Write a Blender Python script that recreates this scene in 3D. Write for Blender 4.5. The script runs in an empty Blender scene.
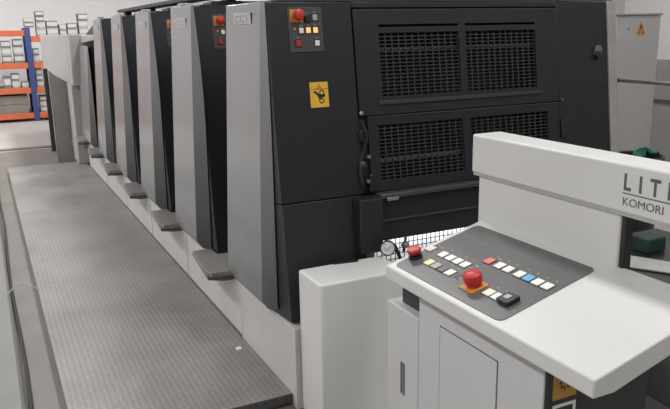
import bpy, bmesh, math, random
from mathutils import Matrix, Vector
random.seed(7)
SC = bpy.context.scene
COL = SC.collection
PI = math.pi
# ------------------------------------------------------------------ camera
EYE = Vector((0.0, 0.0, 1.6))
cam_d = bpy.data.cameras.new('camera')
cam_d.sensor_width = 36.0
cam_d.lens = 715.0 / 670.0 * 36.0
cam_d.clip_start = 0.02
cam = bpy.data.objects.new('camera', cam_d)
COL.objects.link(cam)
RW = [[0.8977061211590794, -0.12116043784728923, 0.423608154234752],
      [-0.4401776522872462, -0.2048048798836493, 0.8742417260705029],
      [-0.019166493169289256, -0.9712749916869564, -0.23718671139651656]]
cm = Matrix.Identity(4)
for i in range(3):
    cm[i][0] = RW[i][0]; cm[i][1] = -RW[i][1]; cm[i][2] = -RW[i][2]; cm[i][3] = EYE[i]
cam.matrix_world = cm
SC.camera = cam
# ------------------------------------------------------------------ world, lamps, exposure
w = bpy.data.worlds.new('world'); SC.world = w; w.use_nodes = True
bg = w.node_tree.nodes['Background']
bg.inputs[0].default_value = (0.93, 0.97, 1.0, 1); bg.inputs[1].default_value = 0.55
SC.view_settings.view_transform = 'Standard'
SC.view_settings.look = 'None'
SC.view_settings.gamma = 1.0
SC.view_settings.use_curve_mapping = False
SC.view_settings.exposure = 0.0

def area(name, loc, sx, sy, power, col=(1, 0.99, 0.97), rot=(0, 0, 0)):
    l = bpy.data.lights.new(name, 'AREA'); l.shape = 'RECTANGLE'
    l.size = sx; l.size_y = sy; l.energy = power; l.color = col
    o = bpy.data.objects.new(name, l); COL.objects.link(o); o.location = loc; o.rotation_euler = rot
    return o
for lx, pw in ((-1.9, 86), (1.9, 62), (5.2, 40)):
    for ly, f in ((-2.3, 0.42), (0.9, 0.8), (4.8, 1.0), (8.8, 1.15), (13.2, 2.3)):
        area('ceiling_tube', (lx, ly, 3.75), 0.30, 2.6, pw * f)

# ------------------------------------------------------------------ materials
MATS = {}
def mat(name, c, rough=0.5, metal=0.0, var=0.06, scale=6.0, bump=0.0, bscale=80.0, emit=None, coat=0.0, spec=0.5):
    if name in MATS: return MATS[name]
    m = bpy.data.materials.new(name); m.use_nodes = True
    nt = m.node_tree; N = nt.nodes; L = nt.links
    b = N['Principled BSDF']
    b.inputs['Roughness'].default_value = rough; b.inputs['Metallic'].default_value = metal
    b.inputs['Coat Weight'].default_value = coat
    b.inputs['Specular IOR Level'].default_value = spec
    tc = N.new('ShaderNodeTexCoord')
    nz = N.new('ShaderNodeTexNoise'); nz.inputs['Scale'].default_value = scale; nz.inputs['Detail'].default_value = 4
    L.new(tc.outputs['Object'], nz.inputs['Vector'])
    cr = N.new('ShaderNodeValToRGB')
    cr.color_ramp.elements[0].position = 0.3; cr.color_ramp.elements[1].position = 0.7
    cr.color_ramp.elements[0].color = (*[max(0, x * (1 - var)) for x in c], 1)
    cr.color_ramp.elements[1].color = (*[min(1, x * (1 + var)) for x in c], 1)
    L.new(nz.outputs['Fac'], cr.inputs['Fac']); L.new(cr.outputs['Color'], b.inputs['Base Color'])
    if bump:
        n2 = N.new('ShaderNodeTexNoise'); n2.inputs['Scale'].default_value = bscale; n2.inputs['Detail'].default_value = 3
        L.new(tc.outputs['Object'], n2.inputs['Vector'])
        bp = N.new('ShaderNodeBump'); bp.inputs['Strength'].default_value = bump; bp.inputs['Distance'].default_value = 0.002
        L.new(n2.outputs['Fac'], bp.inputs['Height']); L.new(bp.outputs['Normal'], b.inputs['Normal'])
    if emit:
        b.inputs['Emission Color'].default_value = (*emit[:3], 1); b.inputs['Emission Strength'].default_value = emit[3]
    MATS[name] = m
    return m

def tread_mat(name, c, pitch, rough=0.55):
    """steel chequer plate: two crossing rows of small raised lozenges, with worn and dirty patches"""
    m = bpy.data.materials.new(name); m.use_nodes = True
    nt = m.node_tree; N = nt.nodes; L = nt.links
    b = N['Principled BSDF']; b.inputs['Roughness'].default_value = rough; b.inputs['Metallic'].default_value = 0.15
    tc = N.new('ShaderNodeTexCoord'); sep = N.new('ShaderNodeSeparateXYZ'); L.new(tc.outputs['Object'], sep.inputs[0])
    def mth(op, a, bb=None):
        n = N.new('ShaderNodeMath'); n.operation = op
        for i, v in enumerate((a, bb)):
            if v is None: continue
            if isinstance(v, (int, float)): n.inputs[i].default_value = v
            else: L.new(v, n.inputs[i])
        return n.outputs[0]
    k = 2 * PI / pitch
    sx = mth('SINE', mth('MULTIPLY', sep.outputs[0], k)); sy = mth('SINE', mth('MULTIPLY', sep.outputs[1], k))
    pr = mth('MULTIPLY', sx, sy)
    ht = mth('POWER', mth('MAXIMUM', mth('ABSOLUTE', pr), 0.0), 1.3)
    n1 = N.new('ShaderNodeTexNoise'); n1.inputs['Scale'].default_value = 1.5; n1.inputs['Detail'].default_value = 5; n1.inputs['Roughness'].default_value = 0.6
    L.new(tc.outputs['Object'], n1.inputs['Vector'])
    n2 = N.new('ShaderNodeTexNoise'); n2.inputs['Scale'].default_value = 45; n2.inputs['Detail'].default_value = 3
    L.new(tc.outputs['Object'], n2.inputs['Vector'])
    cr = N.new('ShaderNodeValToRGB'); e = cr.color_ramp.elements
    e[0].position = 0.30; e[0].color = (*[x * 0.72 for x in c], 1)
    e[1].position = 0.62; e[1].color = (*[x * 1.08 for x in c], 1)
    L.new(n1.outputs['Fac'], cr.inputs['Fac'])
    mul = mth('ADD', mth('MULTIPLY', ht, 0.30), mth('ADD', mth('MULTIPLY', n2.outputs['Fac'], 0.35), 0.68))
    mx = N.new('ShaderNodeMix'); mx.data_type = 'RGBA'; mx.blend_type = 'MULTIPLY'; mx.inputs['Factor'].default_value = 1
    L.new(cr.outputs['Color'], mx.inputs['A'])
    cb = N.new('ShaderNodeCombineColor')
    for i in range(3): L.new(mul, cb.inputs[i])
    L.new(cb.outputs[0], mx.inputs['B']); L.new(mx.outputs['Result'], b.inputs['Base Color'])
    bp = N.new('ShaderNodeBump'); bp.inputs['Strength'].default_value = 0.55; bp.inputs['Distance'].default_value = 0.003
    L.new(ht, bp.inputs['Height']); L.new(bp.outputs['Normal'], b.inputs['Normal'])
    return m

M = dict(
    wall=mat('painted_wall', (0.74, 0.72, 0.72), 0.8, var=0.02, scale=2),
    wallback=mat('grey_back_wall', (0.22, 0.22, 0.22), 0.8, var=0.03, scale=2),
    wallfar=mat('white_far_wall', (0.88, 0.885, 0.90), 0.8, var=0.015, scale=2),
    dado=mat('grey_wall_paint', (0.34, 0.33, 0.31), 0.7, var=0.03, scale=3),
    beige=mat('beige_wall', (0.60, 0.57, 0.55), 0.8, var=0.02, scale=2),
    floor=mat('concrete_floor', (0.37, 0.36, 0.35), 0.45, var=0.10, scale=1.8, bump=0.1),
    aisle=mat('brown_floor_paint', (0.17, 0.155, 0.145), 0.5, var=0.12, scale=3, bump=0.15),
    ceil=mat('ceiling_paint', (0.8, 0.8, 0.79), 0.8, var=0.02),
    tread=tread_mat('chequer_plate', (0.265, 0.252, 0.244), 0.055),
    step=tread_mat('step_tread', (0.25, 0.24, 0.235), 0.034),
    edge=mat('worn_steel_edge', (0.10, 0.098, 0.095), 0.5, metal=0.3, var=0.3, scale=40),
    base=mat('base_white_paint', (0.525, 0.52, 0.51), 0.5, var=0.06, scale=4),
    cover=mat('grey_cover_paint', (0.245, 0.246, 0.25), 0.30, metal=0.5, var=0.03, scale=3, coat=0.2),
    edge_near=mat('grey_edge_reflected_tone', (0.20, 0.20, 0.205), 0.34, metal=0.5, var=0.03, coat=0.15),  # bevel's reflection gradient averaged into one colour, lighter than on the units behind
    edge_far=mat('slate_edge_tone', (0.075, 0.077, 0.083), 0.38, metal=0.4, var=0.03, coat=0.1),  # same bevel on the units behind, given a darker tone
    badge=mat('badge_letter', (0.20, 0.20, 0.205), 0.4),
    badgerim=mat('badge_plate', (0.40, 0.40, 0.405), 0.35),
    black=mat('black_machine_paint', (0.0145, 0.016, 0.020), 0.46, var=0.08, scale=5, bump=0.12, bscale=300, spec=0.42),
    black2=mat('dark_machine_paint', (0.017, 0.0175, 0.020), 0.5, var=0.08, scale=5),
    void=mat('black_interior', (0.006, 0.006, 0.007), 0.6, var=0.2),
    mesh=mat('guard_bar_paint', (0.034, 0.035, 0.038), 0.45, var=0.1),
    ledge=mat('grey_ledge_paint', (0.055, 0.056, 0.06), 0.35, var=0.1),
    roller=mat('steel_roller', (0.22, 0.22, 0.225), 0.35, metal=0.5, var=0.15),
    lens=mat('silver_reflector', (0.62, 0.62, 0.63), 0.25, metal=0.25, var=0.35, scale=60),
    steel=mat('bright_steel', (0.45, 0.45, 0.46), 0.28, metal=0.85, var=0.1, scale=30),
    white=mat('light_grey_paint', (0.66, 0.66, 0.65), 0.42, var=0.02, scale=4, bump=0.06, bscale=500),
    desk=mat('desk_grey_paint', (0.60, 0.60, 0.59), 0.34, var=0.015, scale=4, bump=0.08, bscale=600),
    cab=mat('cabinet_grey_paint', (0.525, 0.525, 0.53), 0.45, var=0.02, scale=4),
    seam=mat('dark_seam', (0.10, 0.10, 0.10), 0.6),
    memb=mat('dark_membrane', (0.098, 0.098, 0.10), 0.30, var=0.04, scale=8),
    panel=mat('control_plate', (0.055, 0.054, 0.056), 0.5, var=0.05),
    legend=mat('printed_legend', (0.30, 0.30, 0.30), 0.5),
    keyw=mat('white_key', (0.78, 0.77, 0.72), 0.4, var=0.04, scale=60),
    keygr=mat('grey_key', (0.36, 0.36, 0.36), 0.4, var=0.04),
    keyy=mat('yellow_key', (0.76, 0.70, 0.30), 0.4),
    keyo=mat('lit_orange_key', (0.85, 0.55, 0.25), 0.4, emit=(1.0, 0.55, 0.22, 0.55)),
    keyb=mat('blue_key', (0.12, 0.38, 0.58), 0.4),
    keyr=mat('pale_red_key', (0.72, 0.16, 0.13), 0.4),
    red=mat('red_knob', (0.50, 0.028, 0.022), 0.38, var=0.05),
    dred=mat('dark_red_key', (0.33, 0.025, 0.03), 0.4),
    orange=mat('orange_plate', (0.58, 0.24, 0.05), 0.45),
    yellow=mat('yellow_sticker', (0.72, 0.43, 0.045), 0.5, var=0.06, scale=60),
    ochre=mat('ochre_sticker', (0.50, 0.27, 0.035), 0.5, var=0.08, scale=60),
    ink=mat('black_ink', (0.012, 0.012, 0.012), 0.6),
    letter=mat('dark_lettering', (0.085, 0.085, 0.095), 0.5),
    plastic=mat('black_plastic', (0.014, 0.014, 0.015), 0.38),
    rubber=mat('black_rubber', (0.02, 0.02, 0.02), 0.7),
    paper=mat('white_paper', (0.85, 0.85, 0.86), 0.7, var=0.05, scale=20),
    green=mat('green_cloth', (0.012, 0.13, 0.095), 0.8, var=0.3, scale=30),
    greenbox=mat('green_box', (0.012, 0.042, 0.03), 0.7, var=0.2, scale=20),
    plate=mat('aluminium_plate', (0.42, 0.42, 0.41), 0.4, metal=0.4, var=0.1, scale=15),
    feeder=mat('feeder_white_paint', (0.37, 0.37, 0.365), 0.5, var=0.02),
    board=mat('brown_grey_panel', (0.24, 0.225, 0.215), 0.5, var=0.07, scale=14),
    slate=mat('dark_slate_board', (0.035, 0.036, 0.04), 0.6),
    rackblue=mat('rack_blue', (0.035, 0.055, 0.17), 0.5, var=0.1),
    rackor=mat('rack_orange', (0.50, 0.115, 0.045), 0.5, var=0.1),
    shelfb=mat('shelf_board', (0.33, 0.31, 0.30), 0.7),
    box1=mat('pale_carton', (0.33, 0.32, 0.31), 0.7, var=0.25, scale=25),
    box2=mat('grey_carton', (0.15, 0.15, 0.15), 0.7, var=0.15, scale=25),
    boxlab=mat('white_label', (0.46, 0.46, 0.46), 0.7, var=0.2, scale=40),
    boxdk=mat('dark_carton_band', (0.12, 0.12, 0.125), 0.7, var=0.15),
    brownbox=mat('brown_grey_carton', (0.20, 0.175, 0.16), 0.7, var=0.15),
    cabinet=mat('cabinet_pale_grey', (0.45, 0.44, 0.43), 0.5, var=0.03),
    frame=mat('side_frame_grey', (0.33, 0.325, 0.315), 0.5, var=0.08, scale=10),
    plinth=mat('plinth_pale_grey', (0.20, 0.20, 0.195), 0.5, var=0.06, scale=3),
)

# ------------------------------------------------------------------ mesh builder
class MB:
    def __init__(s, xf=None):
        s.bm = bmesh.new(); s.xf = xf
    def _v(s, p):
        p = Vector(p)
        return s.bm.verts.new(s.xf @ p if s.xf else p)
    def faces(s, pts, idx):
        v = [s._v(p) for p in pts]
        for f in idx: s.bm.faces.new([v[i] for i in f])
        return s
    def box(s, x0, x1, y0, y1, z0, z1):
        p = [(x, y, z) for x in (x0, x1) for y in (y0, y1) for z in (z0, z1)]
        return s.faces(p, [(0, 1, 3, 2), (4, 6, 7, 5), (0, 4, 5, 1), (2, 3, 7, 6), (0, 2, 6, 4), (1, 5, 7, 3)])
    def hexa(s, bot, top):
        n = len(bot)
        idx = [tuple(range(n)), tuple(range(2 * n - 1, n - 1, -1))]
        idx += [(i, (i + 1) % n, n + (i + 1) % n, n + i) for i in range(n)]
        return s.faces(list(bot) + list(top), idx)
    def prism(s, pts, a, b, axis):
        """pts 2-D outline extruded along axis from a to b"""
        def P(q, h):
            if axis == 'x': return (h, q[0], q[1])
            if axis == 'y': return (q[0], h, q[1])
            return (q[0], q[1], h)
        return s.hexa([P(q, a) for q in pts], [P(q, b) for q in pts])
    def lathe(s, prof, c, axis='z', n=24):
        """prof: list of (radius, height) along the axis from the centre c"""
        rings = []
        c = Vector(c); A = Vector(axis) if not isinstance(axis, str) else {'x': Vector((1, 0, 0)), 'y': Vector((0, 1, 0)), 'z': Vector((0, 0, 1))}[axis]
        A = A.normalized(); U = A.orthogonal().normalized(); V = A.cross(U)
        for r, h in prof:
            rings.append([s._v(c + A * h + (U * math.cos(2 * PI * i / n) + V * math.sin(2 * PI * i / n)) * max(r, 1e-4)) for i in range(n)])
        for k in range(len(rings) - 1):
            for i in range(n):
                s.bm.faces.new([rings[k][i], rings[k][(i + 1) % n], rings[k + 1][(i + 1) % n], rings[k + 1][i]])
        s.bm.faces.new(rings[0][::-1]); s.bm.faces.new(rings[-1])
        return s
    def tube(s, pts, r, n=10):
        pts = [Vector(p) for p in pts]; rings = []
        ref = None
        for i, p in enumerate(pts):
            t = (pts[min(i + 1, len(pts) - 1)] - pts[max(i - 1, 0)]).normalized()
            if ref is None: ref = t.orthogonal().normalized()
            U = (ref - t * ref.dot(t)).normalized(); ref = U; V = t.cross(U)
            rings.append([s._v(p + (U * math.cos(2 * PI * k / n) + V * math.sin(2 * PI * k / n)) * r) for k in range(n)])
        for a in range(len(rings) - 1):
            for i in range(n):
                s.bm.faces.new([rings[a][i], rings[a][(i + 1) % n], rings[a + 1][(i + 1) % n], rings[a + 1][i]])
        s.bm.faces.new(rings[0][::-1]); s.bm.faces.new(rings[-1])
        return s
    def build(s, name, m, parent=None, smooth=False, bevel=0.0, seg=2):
        bm = s.bm
        bmesh.ops.recalc_face_normals(bm, faces=bm.faces)
        if parent is not None:
            off = Vector(root_of(parent)['_loc'])
            bmesh.ops.translate(bm, verts=bm.verts, vec=-off)
        me = bpy.data.meshes.new(name); bm.to_mesh(me); bm.free()
        me.materials.append(m)
        o = bpy.data.objects.new(name, me); COL.objects.link(o)
        if parent is not None: o.parent = parent
        if smooth:
            for p in me.polygons: p.use_smooth = True
            try: me.set_sharp_from_angle(angle=math.radians(40))
            except Exception: pass
        if bevel:
            b = o.modifiers.new('bevel', 'BEVEL'); b.width = bevel; b.segments = seg; b.limit_method = 'ANGLE'; b.angle_limit = math.radians(30)
            for p in me.polygons: p.use_smooth = True
            try: me.set_sharp_from_angle(angle=math.radians(50))
            except Exception: pass
        return o
def root_of(o):
    while o.parent is not None: o = o.parent
    return o
def thing(name, label, cat, loc=(0, 0, 0), group=None):
    o = bpy.data.objects.new(name, None); COL.objects.link(o); o.location = loc; o.empty_display_size = 0.1
    o['_loc'] = [float(v) for v in loc]
    tag(o, label, cat, group); return o
def tag(o, label, cat, group=None):
    o['label'] = label; o['category'] = cat
    if group: o['group'] = group
    return o
def struct(o):
    o['kind'] = 'structure'; return o
def copy_tree(o, parent=None):
    c = o.copy(); COL.objects.link(c)
    if parent is not None: c.parent = parent
    for ch in [k for k in o.children]: copy_tree(ch, c)
    return c
def text_mb(chars, size, thick, place, xf=None):
    """chars: list of (text, matrix); returns one MB with all letters as solid mesh"""
    mb = MB()
    for txt, mw in chars:
        cu = bpy.data.curves.new('t', 'FONT'); cu.body = txt; cu.size = size; cu.extrude = thick; cu.offset = place
        ob = bpy.data.objects.new('t', cu); COL.objects.link(ob)
        bpy.context.view_layer.update()
        dg = bpy.context.evaluated_depsgraph_get()
        me = bpy.data.meshes.new_from_object(ob.evaluated_get(dg))
        me.transform(mw)
        mb.bm.from_mesh(me)
        bpy.data.objects.remove(ob); bpy.data.curves.remove(cu); bpy.data.meshes.remove(me)
    return mb

FZ = -0.06                                                            # floor level; walkway top is z = 0
# ------------------------------------------------------------------ setting
struct(MB().box(-4.2, 7.4, -4.2, 18.2, FZ - 0.1, FZ).build('floor', M['floor']))
struct(MB().box(-0.16, 1.2, 1.4, 11.5, FZ, FZ + 0.004).build('trim_1', M['aisle']))
struct(MB().box(-4.2, 7.4, 17.6, 17.8, FZ, 4.2).build('wall_far', M['wallfar']))
struct(MB().box(-4.4, -4.2, -4.2, 17.8, FZ, 4.2).build('wall_left', M['wall']))
struct(MB().box(4.6, 7.4, 6.6, 6.75, FZ, 4.2).build('wall_right_rear', M['beige']))
struct(MB().box(4.6, 4.75, 6.75, 17.6, FZ, 4.2).build('wall_rear_side', M['wall']))
struct(MB().box(7.2, 7.4, -4.2, 6.6, FZ, 4.2).build('wall_right', M['wall']))
struct(MB().box(7.17, 7.2, -4.0, 6.6, FZ, 1.19).build('trim_2', M['dado']))
struct(MB().box(7.15, 7.172, -4.0, 6.1, 0.69, 0.73).build('trim_shadow_line', M['seam']))  # dark strip drawn in place of the shadow line across the wall
struct(MB().box(-4.2, 7.4, -4.2, 17.8, 4.2, 4.3).build('ceiling', M['ceil']))
struct(MB().box(-4.2, 7.4, -4.4, -4.2, FZ, 4.2).build('wall_back', M['wallback']))

# ------------------------------------------------------------------ walkway and aisle floor
wk = thing('walkway_platform', 'long grey steel chequer plate walkway beside the press', 'walkway', (0.63, 2.75, FZ))
for (a, b) in ((2.75, 4.872), (4.876, 7.3), (7.304, 9.72)):
    MB().box(0.168, 1.098, a, b, -0.006, 0.0).build('tread_plate', M['tread'], wk)
MB().box(0.172, 1.098, 2.752, 9.718, FZ + 0.022, -0.006).box(0.168, 1.098, 2.746, 2.75, -0.045, 0.0005).build('edge_lip', M['edge'], wk)
MB().box(0.20, 1.09, 2.80, 9.70, FZ + 0.004, FZ + 0.022).build('support_frame', M['black2'], wk)
pl = MB().prism([(-0.9, FZ), (0.0, FZ), (0.006, FZ + 0.03), (-0.014, FZ + 0.05), (-0.9, FZ + 0.05)], -0.9, 9.4, 'y').build('machine_plinth', M['plinth'], bevel=0.006)
tag(pl, 'low pale grey platform strip along the left edge of the aisle', 'platform')
pts = []
for i in range(60):
    y = 2.2 + i * 0.125
    pts.append((0.022 + 0.008 * math.sin(y * 2.1) + 0.006 * max(0, y - 6.5), y, FZ + 0.012))
tag(MB().tube(pts, 0.0085, 8).build('floor_cable', M['rubber'], smooth=True), 'thin black cable lying along the aisle floor by the pale platform', 'cable')
pts = [(-0.02 + 0.20 * t, 4.74 + 0.14 * math.sin(PI * min(1, t * 1.05)) + 0.02 * t, 0.012 + 0.01 * math.sin(PI * t)) for t in [k / 16 for k in range(17)]]
tag(MB().tube(pts, 0.0028, 8).build('loose_wire', M['keygr'], smooth=True), 'short pale wire curling over the floor beside the walkway edge', 'wire')
tag(MB().prism([(1.02, 3.30), (1.05, 3.305), (1.047, 3.335), (1.022, 3.332)], 0.0006, 0.003, 'z').build('paper_scrap', M['paper']),
    'tiny white paper scrap lying on the walkway near the press base', 'scrap')

# ------------------------------------------------------------------ press base
ba = thing('press_base', 'long low white plinth under the row of press units beside the walkway', 'press base', (2.1, 3.44, FZ))
MB().box(1.10, 3.05, 3.44, 9.28, FZ, 0.33).build('plinth_side', M['base'], ba, bevel=0.003)
MB().box(1.0985, 1.1, 3.45, 9.28, 0.001, 0.012).build('bottom_seam', M['edge'], ba)
for k in range(1, 6):
    y = 3.44 + 1.107 * k
    MB().box(1.0985, 1.101, y, y + 0.003, 0.012, 0.33).build('joint_line', M['seam'], ba)

# ------------------------------------------------------------------ press units
K = 0.13                                                               # the end face leans out towards the floor
def yf(z, y0): return y0 - K * (1.72 - z)
def face_mat(y0):
    """local (x, s, d): s = height along the leaning face, d = outwards"""
    h = math.hypot(1, K)
    up = Vector((0, K / h, 1 / h)); out = Vector((0, -1 / h, K / h)); rt = Vector((1, 0, 0))
    m = Matrix.Identity(4)
    for i in range(3): m[i][0] = rt[i]; m[i][1] = up[i]; m[i][2] = out[i]
    o = Vector((0, yf(0, y0), 0))
    for i in range(3): m[i][3] = o[i]
    return m, h
def cover(root, yn, yfar, z1=1.722, badge=True, mid=-0.025, low=-0.02, edge='edge_near'):
    """sheet-metal front cover: slanted front plate plus the darker chamfered edge plate on its near side"""
    def rings(zs, sec):
        pts = []; n = len(sec(0))
        for k in range(len(zs)): pts += [(x, y, zs[k]) for x, y in sec(k)]
        idx = [tuple(range(n)), tuple(range(len(zs) * n - 1, (len(zs) - 1) * n - 1, -1))]
        for r in range(len(zs) - 1):
            idx += [(r * n + i, r * n + (i + 1) % n, (r + 1) * n + (i + 1) % n, (r + 1) * n + i) for i in range(n)]
        return pts, idx
    zs = [z1, 1.10, 0.40, 0.352]
    fx = [1.10, 1.10 - (z1 - 1.10) * 0.065 / 1.322, 1.035, 1.065]
    ln = [yn + 0.05, yn + 0.04, yn + 0.01, yn + 0.012]
    bn = [yn + 0.004, yn + mid, yn + low, yn + low]
    bxx = [1.1035, 1.1, 1.0985, 1.0995]
    B = 1.1055
    def fine(v, smooth):
        out = []
        for q in range(9):                                            # nine levels between the top and the 0.40 level, then the hem
            t = q / 8.0
            if t <= 0.5: out.append(v[0] + (v[1] - v[0]) * (math.sin(t * PI) if smooth else t * 2))
            else: out.append(v[1] + (v[2] - v[1]) * (t * 2 - 1))
        return out + [v[3]]
    zm = (z1 + 0.40) / 2
    zs = fine([z1, zm, 0.40, 0.352], False)
    fx = fine([1.10, 1.0675, 1.035, 1.065], False); ln = fine(ln, False); bn = fine(bn, True); bxx = fine(bxx, False)
    c = MB().faces(*rings(zs, lambda k: [(fx[k], yfar), (fx[k], ln[k]), (B, ln[k]), (B, yfar)])).build('front_cover', M['cover'], root, bevel=0.004, seg=2)
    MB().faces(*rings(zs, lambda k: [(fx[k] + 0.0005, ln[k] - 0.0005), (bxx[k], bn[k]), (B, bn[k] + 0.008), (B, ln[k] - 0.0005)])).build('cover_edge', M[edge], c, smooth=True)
    if badge:
        t = math.atan2(0.065, 1.32)
        B = Matrix(((0, -math.sin(t), -math.cos(t)), (-1, 0, 0), (0, math.cos(t), -math.sin(t)))).to_4x4()
        def on(y, z, d=0.0):
            x = 1.10 - (1.722 - z) * 0.065 / 1.322
            m = B.copy(); m[0][3] = x - d; m[1][3] = y; m[2][3] = z; return m
        yb = yn + 0.385
        bp = MB(on(yb, 1.632, 0.0)); bp.box(0, 0.232, 0.0, 0.05, 0.0, 0.003)
        p = bp.build('badge_plate', M['badgerim'], c, bevel=0.002)
        # embossed letters
        chars = []
        for i, (ch, dx) in enumerate((('C', 0.016), ('C', 0.088), ('I', 0.17))):
            m = on(yb - dx, 1.6405, 0.003) @ Matrix.Diagonal((1.55, 0.72, 1, 1))
            chars.append((ch, m))
        for c_ in chars: text_mb([c_], 0.062, 0.001, 0.001).build('badge_letter', M['badge'], c)
    return c
def control_plate(root, y0):
    FM, h = face_mat(y0)
    def S(z): return z * h
    cp = MB(FM).box(1.202, 1.363, S(1.509), S(1.698), 0.0, 0.004).build('control_panel', M['panel'], root, bevel=0.003)
    MB(FM).box(1.212, 1.268, S(1.634), S(1.688), 0.004, 0.007).build('emergency_plate', M['orange'], cp)
    MB(FM).lathe([(0.014, 0.004), (0.014, 0.018), (0.0235, 0.020), (0.025, 0.030), (0.022, 0.038), (0.012, 0.042)], (1.246, S(1.662), 0), 'z', 20).build('emergency_button', M['red'], cp, smooth=True)
    def key(x, z, wd, ht, m, nm, d=0.010):
        MB(FM).box(x - wd / 2 - .003, x + wd / 2 + .003, S(z) - ht / 2 - .003, S(z) + ht / 2 + .003, 0.003, 0.006).build('button_bezel', M['plastic'], cp)
        return MB(FM).box(x - wd / 2, x + wd / 2, S(z) - ht / 2, S(z) + ht / 2, 0.004, d).build(nm, m, cp, bevel=0.002)
    key(1.293, 1.648, 0.024, 0.028, M['plastic'], 'key_switch', 0.014)
    key(1.328, 1.653, 0.022, 0.026, M['keygr'], 'push_button')
    MB(FM).lathe([(0.006, 0.003), (0.006, 0.008)], (1.229, S(1.606), 0), 'z', 14).build('indicator_lamp', M['keyr'], cp)
    key(1.260, 1.599, 0.020, 0.024, M['keyw'], 'push_button')
    key(1.293, 1.600, 0.021, 0.024, M['keyo'], 'push_button')
    key(1.327, 1.600, 0.021, 0.024, M['keyo'], 'push_button')
    key(1.243, 1.546, 0.027, 0.027, M['dred'], 'push_button')
    key(1.331, 1.545, 0.021, 0.024, M['keyw'], 'push_button')
    for x, z in ((1.293, 1.672), (1.328, 1.676), (1.260, 1.620), (1.293, 1.622), (1.327, 1.622), (1.243, 1.570), (1.331, 1.568)):
        MB(FM).box(x - .005, x + .005, S(z) - .0018, S(z) + .0018, 0.0035, 0.0046).build('legend_mark', M['legend'], cp)
def foot_step(root, y0, zs=0.362):
    a = [(0.985, y0 + .93), (0.952, y0 + .55), (0.972, y0 + .49), (1.10, y0 + .475), (1.118, y0 + .50), (1.19, y0 + .80), (1.102, y0 + .81), (1.10, y0 + .93)]
    st = MB().prism(a, zs - 0.027, zs, 'z').build('foot_step', M['step'], root, bevel=0.004)
    MB().prism([(1.0, y0 + .90), (0.968, y0 + .55), (1.04, y0 + .50), (1.097, y0 + .50), (1.097, y0 + .90)], zs - 0.058, zs - 0.0275, 'z').build('step_bracket', M['edge'], st)
def unit(name, label, y0, group=None, end=False):
    root = thing(name, label, 'printing press unit', (1.10, y0, FZ), group)
    return root

U0 = 2.92; PITCH = 1.107
# --- delivery unit at the near end
d = unit('delivery_unit', 'nearest press unit with wire mesh guards and an orange hand warning sticker', U0)
cover(d, U0 - 0.008, 3.43)
FM, HH = face_mat(U0)
def S(z): return z * HH
def fbox(mb, x0, x1, z0, z1, d0, d1): return mb.box(x0, x1, S(z0), S(z1), d0, d1)
# body behind the leaning face
MB().prism([(yf(0.34, U0) + 0.26, 0.34), (3.42, 0.34), (3.42, 1.715), (U0 + 0.26, 1.715)], 1.14, 3.04, 'x').build('machine_body', M['void'], d)
# wedge side between cover and face + upper and lower end panels
wedge = MB().prism([(yf(0.36, U0), 0.36), (yf(0.36, U0) + 0.25, 0.36), (U0 + 0.25, 1.72), (U0, 1.72)], 1.105, 1.50, 'x')
# split the pillar at a seam
up = MB(FM); fbox(up, 1.106, 1.510, 0.868, 1.719, -0.25, 0.0)
up.build('end_panel', M['black'], d, bevel=0.004)
lo = MB(FM); fbox(lo, 1.106, 1.500, 0.345, 0.864, -0.25, -0.003)
lo.build('end_panel', M['black2'], d, bevel=0.004)
wedge.bm.free()
rp = MB(FM); fbox(rp, 2.696, 3.045, 0.345, 1.719, -0.25, 0.0)
rp.build('end_panel', M['black'], d, bevel=0.004)
sf = MB(FM); fbox(sf, 3.047, 3.105, 0.30, 1.722, -0.40, 0.008)
sf.build('side_frame', M['frame'], d, bevel=0.004)
MB(FM).lathe([(0.03, -0.002), (0.03, 0.006), (0.024, 0.008)], (2.97, S(1.453), 0), 'z', 24).build('latch_plate', M['ledge'], d, smooth=True)
MB(FM).lathe([(0.018, 0.0), (0.018, 0.02), (0.014, 0.024)], (2.962, S(1.44), 0), 'z', 20).build('latch_knob', M['plastic'], d, smooth=True)
MB(FM).prism([(2.942 + 0.0, S(1.47)), (2.955, S(1.492)), (2.985, S(1.494)), (3.002, S(1.47)), (2.99, S(1.462)), (2.95, S(1.462))], 0.006, 0.011, 'z').build('latch_handle', M['roller'], d)
# header strip above the guards
hd = MB(FM); fbox(hd, 1.512, 2.694, 1.694, 1.719, -0.25, 0.0); hd.build('header_rail', M['black'], d, bevel=0.003)

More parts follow.
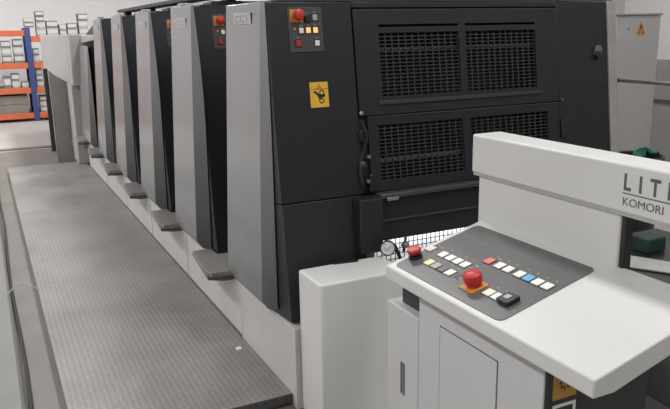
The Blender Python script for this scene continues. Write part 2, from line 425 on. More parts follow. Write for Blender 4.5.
def guard(name, x0, x1, z0, z1, wins, slots, lowrail, nv, nh):
    """sheet-steel guard frame with window openings, wire mesh in each"""
    xs = [x0] + [v for a, b in wins for v in (a, b)] + [x1]
    wz0, wz1 = wins_z
    f = MB(FM)
    th = (-0.018, 0.004)
    fbox(f, x0, x1, z0, wz0, *th)
    if slots:
        s0, s1 = slots
        fbox(f, x0, x1, wz1, s0, *th); fbox(f, x0, x1, s1, z1, *th)
        for a, b in [(x0, wins[0][0]), (wins[0][1], wins[1][0]), (wins[1][1], x1)]: fbox(f, a, b, s0, s1, *th)
    else:
        fbox(f, x0, x1, wz1, z1, *th)
    for a, b in [(x0, wins[0][0]), (wins[0][1], wins[1][0]), (wins[1][1], x1)]: fbox(f, a, b, wz0, wz1, *th)
    fr = f.build(name, M['black'], d)
    for a, b in wins:
        g = MB(FM)
        for i in range(nv + 1):
            x = a + (b - a) * i / nv
            fbox(g, x - 0.0028, x + 0.0028, wz0, wz1, -0.014, -0.006)
        for j in range(nh + 1):
            z = wz0 + (wz1 - wz0) * j / nh
            fbox(g, a, b, z - 0.0022, z + 0.0022, -0.012, -0.004)
        g.build('wire_mesh', M['mesh'], fr)
    if lowrail:
        r = MB(FM); fbox(r, x0 + 0.1, x1 - 0.12, lowrail - 0.012, lowrail + 0.006, 0.0, 0.012)
        r.build('guard_rail', M['mesh'], fr, bevel=0.002)
    return fr
wins_z = (1.297, 1.583)
g1 = guard('upper_guard', 1.515, 2.690, 1.219, 1.684, ((1.640, 2.078), (2.118, 2.546)), (1.608, 1.619), 1.274, 12, 17)
# bright edge strip on the guard top
b_ = MB(FM); fbox(b_, 1.515, 2.69, 1.6845, 1.688, -0.02, -0.001); b_.build('guard_edge', M['ledge'], g1)
wins_z = (0.918, 1.172)
g2 = guard('lower_guard', 1.552, 2.690, 0.872, 1.213, ((1.607, 2.076), (2.122, 2.609)), None, None, 13, 15)
b_ = MB(FM); fbox(b_, 1.552, 2.69, 1.2085, 1.2135, -0.01, 0.0075); b_.build('guard_edge', M['ledge'], g2)
# rollers seen behind the mesh
FMi = FM @ Matrix.Translation((0, 0, -0.03))
MB(FMi).box(1.55, 2.68, S(1.003), S(1.022), -0.03, 0.008).build('gripper_bar', M['steel'], d, bevel=0.005)
MB(FMi).box(1.55, 2.68, S(1.506), S(1.520), -0.012, 0.008).build('gripper_bar', M['steel'], d, bevel=0.003)
# ledge and lower front
MB().box(1.567, 2.70, 2.755, 2.86, 0.846, 0.868).build('ledge', M['ledge'], d, bevel=0.004)
MB().box(1.60, 1.66, 2.748, 2.756, 0.836, 0.852).build('latch_tag', M['steel'], d, bevel=0.002)
MB().box(1.566, 3.04, 2.785, 2.86, 0.640, 0.846).build('lower_panel', M['black2'], d, bevel=0.004)
MB().box(1.566, 2.72, 2.772, 2.786, 0.735, 0.742).build('panel_rib', M['ledge'], d)
MB().box(1.450, 1.568, 2.735, 2.87, 0.605, 0.858).build('hinge_box', M['black2'], d, bevel=0.004)
MB().lathe([(0.006, 0), (0.006, 0.004)], (1.49, 2.736, 0.73), (0, -1, 0), 12).build('hinge_bolt', M['void'], d)
MB().box(2.70, 3.04, 2.83, 2.9, FZ + 0.01, 0.69).build('lower_panel', M['black2'], d)
# wire screen with the white sheets of the pile behind it
g = MB()
for i in range(46): g.box(1.57 + i * 0.025, 1.573 + i * 0.025, 2.80, 2.803, 0.30, 0.639)
for j in range(14): g.box(1.57, 2.70, 2.797, 2.8, 0.31 + j * 0.025, 0.313 + j * 0.025)
g.build('wire_screen', M['void'], d)
# hinge links and hose at both ends of the lower guard
MB(FM).lathe([(0.010, 0.0), (0.010, 0.012), (0.006, 0.016)], (1.522, S(1.232), 0.0), 'z', 14).build('hinge_bolt', M['steel'], d, smooth=True)
MB(FM).box(1.515, 1.553, S(0.87), S(1.21), -0.03, -0.012).build('hinge_recess', M['void'], d)
MB(FM).box(1.500, 1.535, S(1.105), S(1.155), -0.005, 0.014).build('hinge_link', M['plastic'], d, bevel=0.004)
MB(FM).lathe([(0.016, 0), (0.018, 0.02), (0.010, 0.026)], (1.506, S(1.00), 0.0), 'z', 16).build('hinge_knob', M['mesh'], d, smooth=True)
MB(FM).lathe([(0.009, 0), (0.009, 0.02)], (1.540, S(1.035), 0.0), 'z', 12).build('hinge_bolt', M['steel'], d, smooth=True)
MB(FM).lathe([(0.009, 0), (0.009, 0.02)], (1.528, S(0.925), 0.0), 'z', 12).build('hinge_bolt', M['steel'], d, smooth=True)
MB(FM).box(1.535, 1.57, S(0.875), S(0.955), 0.0, 0.02).build('hinge_link', M['plastic'], d, bevel=0.004)
pts = [(1.512 + 0.022 * math.sin(t * 6.0), S(1.20 - 0.30 * t), 0.012 + 0.01 * math.sin(t * 9)) for t in [k / 20 for k in range(21)]]
MB(FM).tube(pts, 0.006, 8).build('air_hose', M['rubber'], d, smooth=True)
MB(FM).lathe([(0.010, 0.0), (0.010, 0.012), (0.006, 0.016)], (2.705, S(1.222), 0.0), 'z', 14).build('hinge_bolt', M['ledge'], d, smooth=True)
MB(FM).box(2.692, 2.735, S(1.03), S(1.12), 0.0, 0.016).build('hinge_link', M['plastic'], d, bevel=0.004)
MB(FM).lathe([(0.010, 0), (0.010, 0.02)], (2.715, S(0.985), 0.0), 'z', 12).build('hinge_bolt', M['ledge'], d, smooth=True)
# roof
MB().box(1.14, 3.10, 2.93, 3.42, 1.722, 1.728).build('roof_plate', M['ledge'], d)
MB().box(1.35, 2.9, 3.10, 3.40, 1.73, 1.76).build('roof_duct', M['black2'], d, bevel=0.01)
control_plate(d, U0)
MB().box(1.10, 1.44, 2.70, 3.437, FZ, 0.33).build('plinth_side', M['base'], d, bevel=0.003)
# hand warning sticker
stk = MB(FM); fbox(stk, 1.280, 1.368, 1.271, 1.380, 0.0, 0.0012)
stk = stk.build('warning_sticker', M['yellow'], d)
b_ = MB(FM)
b_.prism([(1.309, S(1.352)), (1.339, S(1.352)), (1.324, S(1.376))], 0.0012, 0.002, 'z')
b_.build('hazard_triangle', M['orange'], stk)
ik = MB(FM)
fbox(ik, 1.282, 1.366, 1.3485, 1.3505, 0.0012, 0.0018)
ik.prism([(1.296, S(1.338)), (1.303, S(1.344)), (1.329, S(1.325)), (1.352, S(1.326)), (1.352, S(1.316)), (1.334, S(1.312)), (1.322, S(1.300)), (1.318, S(1.316)), (1.308, S(1.328))], 0.0012, 0.002, 'z')
for cx, cz, r in ((1.336, 1.334, 0.0125), (1.334, 1.299, 0.0125)):
    n = 20
    o_ = [(cx + r * math.cos(2 * PI * i / n), S(cz) + r * math.sin(2 * PI * i / n)) for i in range(n)]
    i_ = [(cx + (r - .0045) * math.cos(2 * PI * i / n), S(cz) + (r - .0045) * math.sin(2 * PI * i / n)) for i in range(n)]
    for i in range(n):
        j = (i + 1) % n
        ik.prism([o_[i], o_[j], i_[j], i_[i]], 0.0012, 0.002, 'z')
ik.build('hand_symbol', M['ink'], stk)

# --- printing units behind it, built once and copied
def body_unit(y0):
    r = thing('printing_unit', 'x', 'printing press unit', (1.10, y0, FZ), 'printing units in a row behind the delivery unit')
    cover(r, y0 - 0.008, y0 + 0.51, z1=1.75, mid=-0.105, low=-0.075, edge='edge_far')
    MB().prism([(yf(0.345, y0), 0.345), (y0 + 0.5, 0.345), (y0 + 0.5, 1.742), (y0, 1.742)], 1.106, 3.03, 'x').build('machine_body', M['black'], r, bevel=0.004)
    MB().box(1.45, 2.95, y0 - 0.585, y0 - 0.20, 0.34, 1.25).build('deck_body', M['black2'], r)
    MB().box(1.14, 3.02, y0 + 0.0, y0 + 0.50, 1.743, 1.750).build('roof_plate', M['ledge'], r)
    MB().box(1.30, 2.9, y0 + 0.30, y0 + 0.50, 1.752, 1.785).build('roof_duct', M['black2'], r, bevel=0.01)
    MB().box(1.14, 1.20, y0 + 0.42, y0 + 0.49, 1.750, 1.775).build('roof_fitting', M['keygr'], r, bevel=0.004)
    control_plate(r, y0)
    foot_step(r, y0 + 0.11 - PITCH)
    return r
LAB = ['second nearest press unit, grey cover, behind the mesh guarded unit',
       'middle press unit with grey cover, third counted from the camera',
       'fourth nearest press unit with grey cover, just before the last full height unit',
       'farthest full height press unit with grey cover, beside the shorter feeder end unit']
u = body_unit(U0 + PITCH); units = [u]
for k in (1, 2, 3):
    c = copy_tree(u); c.location.y += PITCH * k; c['_loc'] = [1.10, u.location.y + PITCH * k, FZ]; units.append(c)
for o, l in zip(units, LAB): o['label'] = l

ct_ = thing('cable_tray', 'long thin black cable tray running along the tops of the press units', 'cable tray', (1.42, 3.0, 1.786))
MB().box(1.36, 1.50, 4.25, 7.9, 1.815, 1.845).build('tray_channel', M['black2'], ct_, bevel=0.004)
for k in range(1, 5):
    MB().box(1.40, 1.46, 3.24 + PITCH * k, 3.34 + PITCH * k, 1.7855, 1.815).build('tray_foot', M['black2'], ct_)
# --- low end unit
y5 = 8.35
e = thing('end_unit', 'short grey covered unit at the far end of the press before the white feeder', 'printing press unit', (1.10, y5, FZ))
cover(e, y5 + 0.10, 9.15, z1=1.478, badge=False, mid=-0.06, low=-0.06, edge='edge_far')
MB().prism([(8.0, 1.598), (8.0, 1.55), (9.29, 1.50), (9.29, 1.60)], 1.14, 2.9, 'x').build('top_cover', M['feeder'], e, bevel=0.01)
MB().prism([(8.05, 1.60), (9.0, 1.60), (8.3, 1.70)], 1.16, 2.6, 'x').build('sheet_guide', M['black2'], e)
MB().prism([(y5 + 0.1, 0.345), (9.14, 0.345), (9.14, 1.46), (y5 + 0.13, 1.46)], 1.136, 3.0, 'x').build('machine_body', M['black'], e)
foot_step(e, 8.565)
foot_step(e, U0 + 0.11 + 4 * PITCH)
MB().box(1.08, 2.9, 9.16, 9.28, 0.34, 0.995).build('side_plate', M['feeder'], e)
f5 = 8.45

# ------------------------------------------------------------------ paper feeder
fd = thing('paper_feeder', 'white paper feeder at the far end of the press', 'paper feeder', (1.6, 9.3, FZ))
MB().prism([(9.30, 1.61), (9.30, 1.0), (13.6, 1.02), (13.6, 1.61)], 1.0, 2.9, 'x').build('feeder_hood', M['feeder'], fd, bevel=0.012)
MB().box(1.0, 2.9, 9.53, 10.02, 0.002, 1.0).build('feeder_post', M['feeder'], fd, bevel=0.008)
MB().box(0.997, 1.0, 9.53, 9.545, 1.0, 1.60).build('hood_seam', M['keygr'], fd)
MB().box(1.15, 2.9, 10.02, 13.6, 0.05, 1.0).build('feeder_frame', M['black2'], fd)
tag(MB().prism([(0.798, FZ + 0.001), (1.004, FZ + 0.001), (1.004, 0.975), (0.798, 1.165)], 10.12, 10.17, 'y').build('steel_panel', M['board'], bevel=0.004),
    'brownish grey upright panel standing below the white feeder hood', 'panel')
tag(MB().box(0.815, 0.875, 11.18, 11.23, FZ + 0.001, 1.14).build('dark_board', M['slate'], bevel=0.004),
    'narrow black upright board behind the brownish grey panel', 'board')
struct(MB().box(-1.2, 0.95, 11.62, 11.78, FZ, FZ + 0.02).build('trim_4', M['brownbox']))

# ------------------------------------------------------------------ white box beside the press
bx = thing('guard_box', 'tall light grey metal box between press and control desk', 'metal box', (1.3, 2.6, FZ))
MB().box(1.125, 1.53, 2.472, 2.698, FZ + 0.002, 0.603).build('box_body', M['white'], bx, bevel=0.010, seg=3)
MB().prism([(1.285, 2.682), (1.40, 2.664), (1.404, 2.676), (1.289, 2.694)], 0.6031, 0.609, 'z').build('lid_slot', M['plastic'], bx)

# ------------------------------------------------------------------ work lamp at the delivery
wl = thing('work_lamp', 'small round silver lamp head on a black arm beside the control desk corner', 'lamp', (1.60, 2.70, 0.603))
ax = Vector((-0.45, -0.85, 0.15)).normalized()
MB().lathe([(0.020, -0.04), (0.030, -0.025), (0.036, 0.0), (0.0345, 0.010), (0.032, 0.010)], (1.547, 2.66, 0.645), ax, 24).build('lamp_head', M['plastic'], wl, smooth=True)
MB().lathe([(0.031, 0.006), (0.029, 0.0125), (0.010, 0.017)], (1.547, 2.66, 0.645), ax, 24).build('reflector', M['lens'], wl, smooth=True)
MB().tube([(1.562, 2.692, 0.640), (1.62, 2.72, 0.63), (1.66, 2.73, 0.55), (1.67, 2.75, 0.40), (1.68, 2.775, 0.30), (1.68, 2.79, 0.28)], 0.009, 10).build('lamp_arm', M['plastic'], wl, smooth=True)
MB().tube([(1.655, 2.70, 0.60), (1.685, 2.73, 0.66)], 0.007, 8).build('clamp_lever', M['plastic'], wl, smooth=True)
MB().lathe([(0.012, 0), (0.016, 0.02), (0.012, 0.03)], (1.650, 2.70, 0.635), (0.3, -0.9, 0.1), 14).build('clamp_knob', M['steel'], wl, smooth=True)
# paper pile inside the delivery and the lamp over it
pp = MB()
for k in range(9): pp.box(1.60 + 0.003 * (k % 3), 2.62, 2.875 + 0.004 * (k % 2), 2.985, FZ + 0.002 + 0.082 * k, FZ + 0.083 + 0.082 * k)
tag(pp.build('paper_pile', M['paper']), 'pile of white paper glimpsed behind the black wire screen', 'paper pile')
area('delivery_lamp', (1.85, 2.83, 0.63), 0.8, 0.03, 0.7, (0.95, 0.97, 1.0), (math.radians(35), 0, 0))

# ------------------------------------------------------------------ control desk
TH = math.radians(15); ct, st_ = math.cos(TH), math.sin(TH)
DM = Matrix.Identity(4)                      # local (u, v, h): u towards the camera end, v up the slope, h off the surface
ua, va, na = Vector((0, -1, 0)), Vector((ct, 0, st_)), Vector((-st_, 0, ct))
for i in range(3):
    DM[i][0] = ua[i]; DM[i][1] = va[i]; DM[i][2] = na[i]
A0 = Vector((1.04, 1.80, 0.90))
for i in range(3): DM[i][3] = A0[i]
k_ = thing('control_desk', 'light grey slanted press control desk with red emergency button and lettered guard beam', 'control desk', (1.25, 1.45, FZ))
def DW(u_, v_, h_): return DM @ Vector((u_, v_, h_))
# desk top: sloped slab with a vertical front lip and horizontal underside
V1 = 0.385
prof = lambda y: [(1.04, y, 0.858), (1.04, y, 0.90), (1.04 + V1 * ct, y, 0.90 + V1 * st_), (1.04 + V1 * ct, y, 0.950), (1.10, y, 0.858)]
MB().hexa(prof(1.80), prof(0.96)).build('desk_top', M['desk'], k_, bevel=0.0045, seg=3)
pr2 = lambda y: [(1.062, y, 0.848), (1.062, y, 0.860), (1.10, y, 0.860), (1.40, y, 0.945), (1.40, y, 0.848)]
MB().hexa(pr2(1.785), pr2(1.152)).build('desk_skirt', M['plastic'], k_)
# membrane panel, rounded corners
def rrect(u0, u1, v0, v1, r, n=6):
    P = []
    for cx, cy, a0 in ((u1 - r, v1 - r, 0), (u0 + r, v1 - r, 90), (u0 + r, v0 + r, 180), (u1 - r, v0 + r, 270)):
        for i in range(n + 1):
            a = math.radians(a0 + 90 * i / n); P.append((cx + r * math.cos(a), cy + r * math.sin(a)))
    return P
mp = MB(DM).prism(rrect(0.022, 0.522, 0.018, 0.336, 0.02), -0.001, 0.0022, 'z').build('membrane_panel', M['memb'], k_)
def lgbox(*a): MB(DM).box(*a).build('legend_mark', M['legend'], mp)
def dkey(u_, v_, m, nm='key_button', wd=0.028, ht=0.028, bez=True):
    if bez: MB(DM).box(u_ - wd / 2 - .0025, u_ + wd / 2 + .0025, v_ - ht / 2 - .0025, v_ + ht / 2 + .0025, 0.002, 0.0032).build('key_bezel', M['plastic'], mp)
    MB(DM).box(u_ - wd / 2, u_ + wd / 2, v_ - ht / 2, v_ + ht / 2, 0.002, 0.0062).build(nm, m, mp, bevel=0.0015)
    lgbox(u_ - .004, u_ + .004, v_ + ht / 2 + 0.016, v_ + ht / 2 + 0.020, 0.002, 0.0027)
keyp = mat('pinkish_key', (0.72, 0.62, 0.56), 0.4)
dkey(0.036, 0.145, keyp)
for u_ in (0.103, 0.140, 0.176, 0.212): dkey(u_, 0.145, M['keyw'])
dkey(0.110, 0.090, M['keyy']); dkey(0.145, 0.090, M['keygr'])
dkey(0.180, 0.090, M['memb']); dkey(0.214, 0.090, M['keyw'])
dkey(0.254, 0.200, M['keyr'])
for u_ in (0.300, 0.337, 0.383): dkey(u_, 0.200, M['keyw'])
dkey(0.418, 0.200, M['keyb'])
for u_ in (0.453, 0.488): dkey(u_, 0.200, M['keyw'])
dkey(0.392, 0.088, mat('cream_key', (0.80, 0.77, 0.60), 0.4)); dkey(0.426, 0.088, M['keyw'])
for i in range(7): lgbox(0.014 + 0.012 + i * 0.021, 0.031 + i * 0.021, 0.262, 0.266, 0.002, 0.0027)
for u_, v_ in ((0.06, 0.17), (0.06, 0.145), (0.25, 0.16), (0.242, 0.163), (0.27, 0.225), (0.262, 0.09), (0.258, 0.075), (0.236, 0.145)):
    lgbox(u_ - .006, u_ + .006, v_ - .002, v_ + .002, 0.002, 0.0027)
MB(DM).prism([(0.240, 0.078), (0.262, 0.078), (0.262, 0.108), (0.240, 0.108)], 0.002, 0.0024, 'z').build('status_window', M['panel'], mp)
# rotary stop at the far corner
MB(DM).lathe([(0.022, 0.002), (0.021, 0.010), (0.012, 0.012), (0.012, 0.020)], (0.041, 0.085, 0), 'z', 24).build('stop_collar', M['plastic'], mp, smooth=True)
MB(DM).lathe([(0.019, 0.018), (0.0215, 0.022), (0.0215, 0.030), (0.018, 0.034), (0.006, 0.035)], (0.041, 0.085, 0), 'z', 24).build('stop_knob', M['red'], mp, smooth=True)
# emergency mushroom on its orange plate
MB(DM).box(0.302, 0.362, 0.054, 0.114, 0.002, 0.006).build('emergency_plate', M['orange'], mp, bevel=0.001)
MB(DM).lathe([(0.021, 0.005), (0.020, 0.012), (0.0235, 0.015), (0.0250, 0.018), (0.0265, 0.034), (0.0245, 0.041), (0.017, 0.045), (0.005, 0.046)], (0.332, 0.086, 0), 'z', 28).build('emergency_button', M['red'], mp, smooth=True)
# key switch block
MB(DM).box(0.443, 0.487, 0.070, 0.114, 0.002, 0.016).build('switch_block', M['plastic'], mp, bevel=0.003)
MB(DM).box(0.456, 0.474, 0.083, 0.101, 0.016, 0.018).build('switch_key', M['keygr'], mp, bevel=0.001)
# cabinet under the desk
cabd = MB().box(1.092, 1.42, 1.157, 1.693, FZ + 0.06, 0.848).build('cabinet_body', M['cab'], k_, bevel=0.004)
MB().box(1.12, 1.40, 1.16, 1.86, FZ + 0.003, FZ + 0.06).build('cabinet_plinth', M['plastic'], k_)
MB().box(1.092, 1.42, 1.696, 1.882, FZ + 0.06, 0.752).build('side_cabinet', M['cab'], k_, bevel=0.004)
MB().box(1.125, 1.42, 1.69, 1.84, 0.752, 0.860).build('neck_block', M['plastic'], k_)
# main door: a thin plate with a seam around it
dr = MB().box(1.0895, 1.0925, 1.325, 1.578, FZ + 0.14, 0.772).build('cabinet_door', M['cab'], k_, bevel=0.0012)
s_ = MB()
s_.box(1.0912, 1.0922, 1.3215, 1.3255, FZ + 0.137, 0.775).box(1.0912, 1.0922, 1.5775, 1.5815, FZ + 0.137, 0.775).box(1.0912, 1.0922, 1.3215, 1.5815, 0.7715, 0.7755)
s_.build('door_seam', M['seam'], k_)
MB().box(1.0900, 1.0935, 1.772, 1.796, 0.462, 0.572).build('handle_recess', M['seam'], k_, bevel=0.001)
MB().box(1.0885, 1.0905, 1.774, 1.782, 0.466, 0.568).build('handle_lip', M['steel'], k_)
# black end panel with the two stickers
MB().box(1.096, 1.43, 1.148, 1.156, FZ + 0.06, 0.85).build('end_plate', M['plastic'], k_)
ye = 1.1478
sk = MB().box(1.112, 1.186, ye - 0.001, ye, 0.744, 0.815).build('warning_sticker', M['ochre'], k_)
ik = MB()
for i in range(9):
    a = math.radians(20 + i * 40)
    cx, cz = 1.15, 0.785
    r0, r1, wv = 0.012, 0.022, 0.0032
    dx, dz = math.cos(a), math.sin(a)
    ik.prism([(cx + dx * r0 - dz * wv, cz + dz * r0 + dx * wv), (cx + dx * r1, cz + dz * r1), (cx + dx * r0 + dz * wv, cz + dz * r0 - dx * wv)], ye - 0.0018, ye - 0.001, 'y')
ik.build('burst_symbol', M['ink'], sk)
fr = MB()
fr.box(1.114, 1.186, ye - 0.001, ye, 0.722, 0.730).box(1.178, 1.186, ye - 0.001, ye, 0.650, 0.722).box(1.114, 1.122, ye - 0.001, ye, 0.650, 0.722).box(1.114, 1.186, ye - 0.001, ye, 0.644, 0.650)
fr.box(1.135, 1.165, ye - 0.001, ye, 0.685, 0.692)
fr.build('framed_sticker', M['keyw'], k_)
# back panel and long guard beam
xb = 1.398
MB().box(xb, xb + 0.05, 1.245, 1.822, 0.93, 1.150).build('back_panel', M['desk'], k_, bevel=0.005)
MB().box(xb + 0.006, xb + 0.032, 1.232, 1.2445, 0.93, 1.148).build('panel_end', M['plastic'], k_)
bmx = xb - 0.012
beam = MB().box(bmx, bmx + 0.11, 0.62, 1.846, 1.146, 1.270).build('guard_beam', M['desk'], k_, bevel=0.007, seg=3)
MB().box(bmx + 0.004, bmx + 0.10, 0.64, 1.84, 1.138, 1.147).build('beam_seal', M['keygr'], k_)
TB = Matrix(((0, 0, -1), (-1, 0, 0), (0, 1, 0))).to_4x4()
def tpos(y, z):
    m = TB.copy(); m[0][3] = bmx - 0.0004; m[1][3] = y; m[2][3] = z; return m
chars = [(c_, tpos(y_, 1.206) @ Matrix.Diagonal((0.82, 1, 1, 1))) for c_, y_ in zip('LITHRONE', (1.2340, 1.1880, 1.1545, 1.1065, 1.060, 1.014, 0.960, 0.912))]
for c_ in chars: text_mb([c_], 0.0575, 0.0004, 0.0015).build('brand_letter', M['letter'], beam)
text_mb([('KOMORI', tpos(1.2335, 1.167) @ Matrix.Diagonal((1.10, 1, 1, 1)))], 0.0285, 0.0004, 0.0).build('brand_lettering', M['letter'], beam)
MB().box(bmx - 0.0006, bmx + 0.001, 0.87, 1.2335, 1.1955, 1.1985).build('lettering_rule', M['letter'], beam)

# ------------------------------------------------------------------ behind the desk, below the beam
tr = thing('work_trolley', 'dark low trolley carrying plates seen under the guard beam', 'trolley', (2.45, 1.95, FZ))
MB().box(2.15, 2.80, 1.55, 2.28, 0.63, 0.655).build('trolley_top', M['plastic'], tr, bevel=0.003)
for x, y in ((2.18, 1.58), (2.77, 1.58), (2.18, 2.25), (2.77, 2.25)):
    MB().box(x - .018, x + .018, y - .018, y + .018, FZ + 0.055, 0.63).build('leg', M['plastic'], tr)
    MB().lathe([(0.027, -0.012), (0.03, 0.0), (0.027, 0.012)], (x, y, FZ + 0.0305), 'x', 16).build('castor', M['rubber'], tr, smooth=True)
MB().box(2.17, 2.78, 1.57, 2.26, 0.20, 0.215).build('shelf', M['plastic'], tr)
tag(MB().box(2.43, 2.54, 2.01, 2.10, 0.656, 0.72).build('parts_box', M['greenbox'], bevel=0.006), 'dark green box standing on the trolley under the beam', 'box')
tag(MB().prism([(2.16, 2.02), (2.42, 1.60), (2.52, 1.66), (2.30, 2.10)], 0.657, 0.665, 'z').build('metal_plate', M['plate'], bevel=0.002), 'long pale metal plate lying flat on the trolley before the green box', 'plate')
tag(MB().prism([(2.34, 1.80), (2.60, 1.60), (2.70, 1.72), (2.50, 1.86)], 0.6675, 0.679, 'z').build('metal_plate', M['plate'], bevel=0.002), 'upper pale metal plate lying partly on another plate under the beam', 'plate')
hw = thing('pulley_disc', 'dark round pulley standing beyond the green box under the beam', 'wheel', (2.62, 1.90, 0.656))
MB().lathe([(0.05, -0.014), (0.062, -0.008), (0.062, 0.008), (0.05, 0.014)], (2.62, 1.90, 0.721), (-0.6, -0.8, 0), 24).build('rim', M['rubber'], hw, smooth=True)
MB().lathe([(0.03, -0.02), (0.03, 0.02), (0.018, 0.024)], (2.62, 1.90, 0.721), (-0.6, -0.8, 0), 20).build('hub', M['roller'], hw, smooth=True)
pts = [(2.62, 2.50, 0.0 + FZ + 0.02), (2.60, 2.48, 0.3), (2.52, 2.42, 0.62), (2.40, 2.40, 0.78), (2.30, 2.42, 0.70), (2.26, 2.46, 0.40), (2.26, 2.46, FZ + 0.02)]
def smooth_pts(P, n=8):
    P = [Vector(p) for p in P]; out = []
    for i in range(len(P) - 1):
        p0, p1, p2, p3 = P[max(i - 1, 0)], P[i], P[i + 1], P[min(i + 2, len(P) - 1)]
        for k in range(n):
            t = k / n
            out.append(0.5 * ((2 * p1) + (-p0 + p2) * t + (2 * p0 - 5 * p1 + 4 * p2 - p3) * t * t + (-p0 + 3 * p1 - 3 * p2 + p3) * t ** 3))
    out.append(P[-1]); return out
tag(MB().tube(smooth_pts(pts), 0.02, 10).build('floor_hose', M['rubber'], smooth=True), 'arched dark hose behind the trolley under the beam', 'hose')

# ------------------------------------------------------------------ right rear corner
rc = thing('electrical_cabinet', 'pale grey electrical cabinet with orange high voltage triangle at the right rear', 'cabinet', (5.65, 5.2, FZ))
MB().box(5.37, 5.945, 5.0, 5.45, FZ + 0.001, 1.678).build('cabinet_body', M['cabinet'], rc, bevel=0.008)
MB().box(5.35, 5.955, 4.985, 5.46, 1.679, 1.697).build('cabinet_lid', M['frame'], rc, bevel=0.003)
MB().box(5.392, 5.925, 4.994, 5.0, 0.05, 1.655).build('cabinet_door', M['cabinet'], rc, bevel=0.003)
MB().lathe([(0.012, 0), (0.012, 0.008)], (5.52, 4.994, 1.555), (0, -1, 0), 14).build('door_lock', M['frame'], rc)
tri = MB().prism([(5.615, 1.50), (5.745, 1.50), (5.68, 1.625)], 4.9905, 4.9938, 'y').build('warning_sticker', M['orange'], rc)
ik = MB()
ik.prism([(5.672, 1.60), (5.684, 1.60), (5.678, 1.57), (5.694, 1.575), (5.672, 1.53), (5.676, 1.56), (5.664, 1.558)], 4.9895, 4.9905, 'y')
ik.box(5.645, 5.655, 4.9895, 4.9905, 1.51, 1.535).box(5.70, 5.71, 4.9895, 4.9905, 1.51, 1.535)
ik.build('bolt_symbol', M['ink'], tri)
hr = thing('hand_rail', 'round grey metal rail running at the right of the press', 'rail', (3.2, 2.0, FZ))
MB().tube([(3.2, 2.95, 1.297), (3.2, 1.5, 1.292)], 0.011, 14).build('rail', M['roller'], hr, smooth=True)
MB().tube([(3.2, 1.52, FZ + 0.001), (3.2, 1.52, 1.29)], 0.012, 12).build('post', M['roller'], hr, smooth=True)
MB().box(3.107, 3.2, 2.93, 2.95, 1.285, 1.309).build('bracket', M['ledge'], hr)
bn = thing('waste_bin', 'round black bin behind the guard beam with green cloth on its rim', 'bin', (4.18, 3.62, FZ))
MB().lathe([(0.15, 0.002), (0.172, 0.70), (0.188, 0.705), (0.19, 0.735), (0.178, 0.745), (0.168, 0.735), (0.16, 0.62)], (4.18, 3.62, FZ), 'z', 32).build('bin_body', M['plastic'], bn, smooth=True)
gc = MB()
n = 16
top = []
rows = []
for j in range(7):
    row = []
    for i in range(n):
        a = i / (n - 1); b2 = j / 6
        x = 4.09 + 0.13 * a; y = 3.47 + 0.12 * b2
        z = 0.700 + 0.018 * math.sin(a * 9) * math.cos(b2 * 5) + 0.03 * math.sin(PI * a) + 0.012 * math.sin(b2 * 11 + a * 4)
        row.append(Vector((x + 0.02 * math.sin(b2 * 7), y + 0.02 * math.sin(a * 6), z)))
    rows.append(row)
gv = [[gc._v(p) for p in r] for r in rows]; gw = [[gc._v(p - Vector((0, 0, 0.008))) for p in r] for r in rows]
for G in (gv, gw):
    for j in range(6):
        for i in range(n - 1): gc.bm.faces.new([G[j][i], G[j][i + 1], G[j + 1][i + 1], G[j + 1][i]])
rim = [(0, i) for i in range(n)] + [(j, n - 1) for j in range(1, 7)] + [(6, i) for i in range(n - 2, -1, -1)] + [(j, 0) for j in range(5, 0, -1)]
for q in range(len(rim)):
    a, b2 = rim[q], rim[(q + 1) % len(rim)]
    gc.bm.faces.new([gv[a[0]][a[1]], gv[b2[0]][b2[1]], gw[b2[0]][b2[1]], gw[a[0]][a[1]]])
tag(gc.build('cloth', M['green'], smooth=True), 'crumpled green cloth lying over the rim of the black bin', 'cloth')

# ------------------------------------------------------------------ pallet rack at the far left
RY = 15.5
rk = thing('pallet_rack', 'orange and blue shelving rack against the far left wall', 'rack', (0.9, RY, FZ))
LV = [0.055, 0.55, 1.035, 1.655]
for x in (-1.6, 0.875, 1.02 + 2.3):
    for y in (RY, RY + 0.85):
        MB().box(x, x + 0.10, y, y + 0.08, FZ + 0.001, 1.76).build('post', M['rackblue'], rk)
    br = MB()
    for z in (0.2, 0.8, 1.4): br.box(x + 0.03, x + 0.07, RY + 0.08, RY + 0.85, z, z + 0.04)
    br.build('brace', M['rackblue'], rk)
for (a, b) in ((-1.5, 0.873), (0.978, 3.318)):
    for k, z in enumerate(LV):
        zz = z if a < 0 or k < 3 else 1.54
        for y in (RY + 0.005, RY + 0.85):
            MB().box(a, b, y, y + 0.06, zz - 0.058, zz + 0.055).build('beam', M['rackor'], rk, bevel=0.006)
        if not (a < 0 and k == 3):
            MB().box(a, b, RY + 0.066, RY + 0.845, zz + 0.03, zz + 0.05).build('shelf_board', M['shelfb'], rk)
def carton(name, x0, x1, z0, z1, y0, m, label, cat, group, lab=True, dp=0.3):
    r = thing(name, label, cat, ((x0 + x1) / 2, y0 + dp / 2, z0), group)
    MB().box(x0, x1, y0, y0 + dp, z0 + 0.001, z1 - 0.002).build('carton_body', m, r, bevel=0.004)
    if lab:
        MB().box(x0 + 0.008, x1 - 0.008, y0 - 0.004, y0, z0 + (z1 - z0) * 0.28, z1 - (z1 - z0) * 0.2).build('label', M['boxlab'], r)
    return r
ORD = ['lowest', 'second from bottom', 'third from bottom', 'topmost']
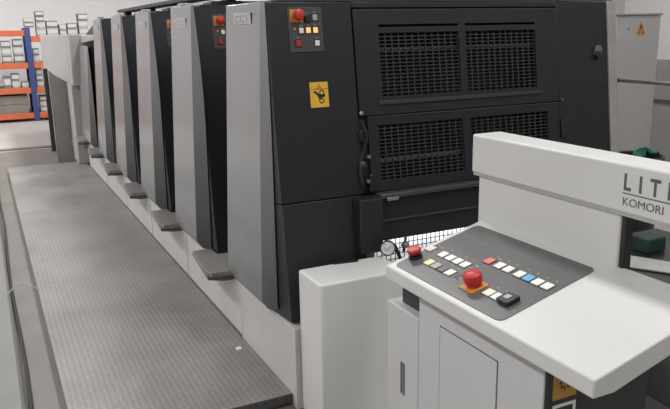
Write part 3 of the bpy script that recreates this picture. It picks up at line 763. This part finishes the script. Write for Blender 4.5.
def stack(x0, x1, z0, n, h, where, group, mats, y0=RY + 0.07, lab=True):
    z = z0
    for k in range(n):
        pos = (['bottom', 'top'] if n == 2 else ['bottom', 'middle', 'top'] if n == 3 else ['lowest', 'second lowest', 'second highest', 'topmost'])[k] if n > 1 else 'single'
        m = mats[k % len(mats)]
        tint = {'pale_carton': 'pale', 'grey_carton': 'grey', 'dark_carton_band': 'dark'}[m.name]
        carton('carton', x0, x1, z, z + h, y0, m, f'{pos} {tint} carton with white label, {where}', 'carton', group, lab)
        z += h + 0.001
UP = 1.035 + 0.055; MD = 0.55 + 0.055; BT = 0.055 + 0.055
gU, gM, gB, gT = 'cartons on the upper shelf', 'cartons on the middle shelf', 'cartons on the bottom shelf', 'cartons on top of the rack'
stack(0.30, 0.40, UP, 3, 0.125, 'on the upper rack shelf at the picture edge', gU, [M['box1']], lab=False)
stack(0.425, 0.600, UP, 3, 0.143, 'in the left stack on the upper rack shelf', gU, [M['box2'], M['box1']])
stack(0.640, 0.820, UP, 3, 0.152, 'beside the blue post on the upper rack shelf', gU, [M['box2'], M['box1'], M['box2']])
stack(0.985, 1.10, UP, 2, 0.135, 'right of the blue post on the upper shelf', gU, [M['box1'], M['box2']])
stack(0.40, 0.53, MD, 1, 0.23, 'at the left on the middle rack shelf', gM, [M['box2']])
stack(0.545, 0.69, MD, 2, 0.14, 'in the second stack on the middle shelf', gM, [M['box1'], M['box2']])
stack(0.72, 0.85, MD, 1, 0.11, 'next to the blue post on the middle shelf', gM, [M['box1']])
stack(0.995, 1.12, MD, 3, 0.12, 'right of the blue post on the middle shelf', gM, [M['box1'], M['box2']])
stack(1.01, 1.20, BT, 3, 0.105, 'right of the blue post on the bottom shelf', gB, [M['box1'], M['box1'], M['box2']])
for k in range(2):
    carton('long_carton', 0.0, 0.80, BT + 0.175 * k, BT + 0.175 * k + 0.172, RY + 0.07, M['brownbox'], ['lower', 'upper'][k] + ' long brownish carton on the bottom rack shelf', 'carton', 'long cartons on the bottom shelf', lab=False, dp=0.6)
TP = 1.54 + 0.055
stack(0.885, 1.06, 1.765, 2, 0.09, 'on the rack top directly above the blue post', gT, [M['box2'], M['box1']], y0=RY + 0.0)
stack(1.10, 1.275, TP, 2, 0.135, 'right of the blue post on the rack top', gT, [M['box1'], M['box1']])
stack(1.105, 1.265, TP + 0.275, 2, 0.10, 'high on the tall pile on the rack top', gT, [M['box2'], M['box2']])
stack(1.295, 1.50, TP, 2, 0.145, 'in the second pile on the rack top', gT, [M['box1'], M['box2']])
stack(1.53, 1.66, TP, 2, 0.11, 'in the third low pile on the rack top', gT, [M['box2'], M['box1']])
stack(1.68, 1.86, TP, 2, 0.12, 'in the wide pile above the feeder', gT, [M['box1'], M['box2']])
stack(1.90, 2.08, TP, 3, 0.14, 'in the rightmost pile on the rack top', gT, [M['box1'], M['box1'], M['box2']])

for o in list(bpy.data.objects):
    if '_loc' in o: del o['_loc']
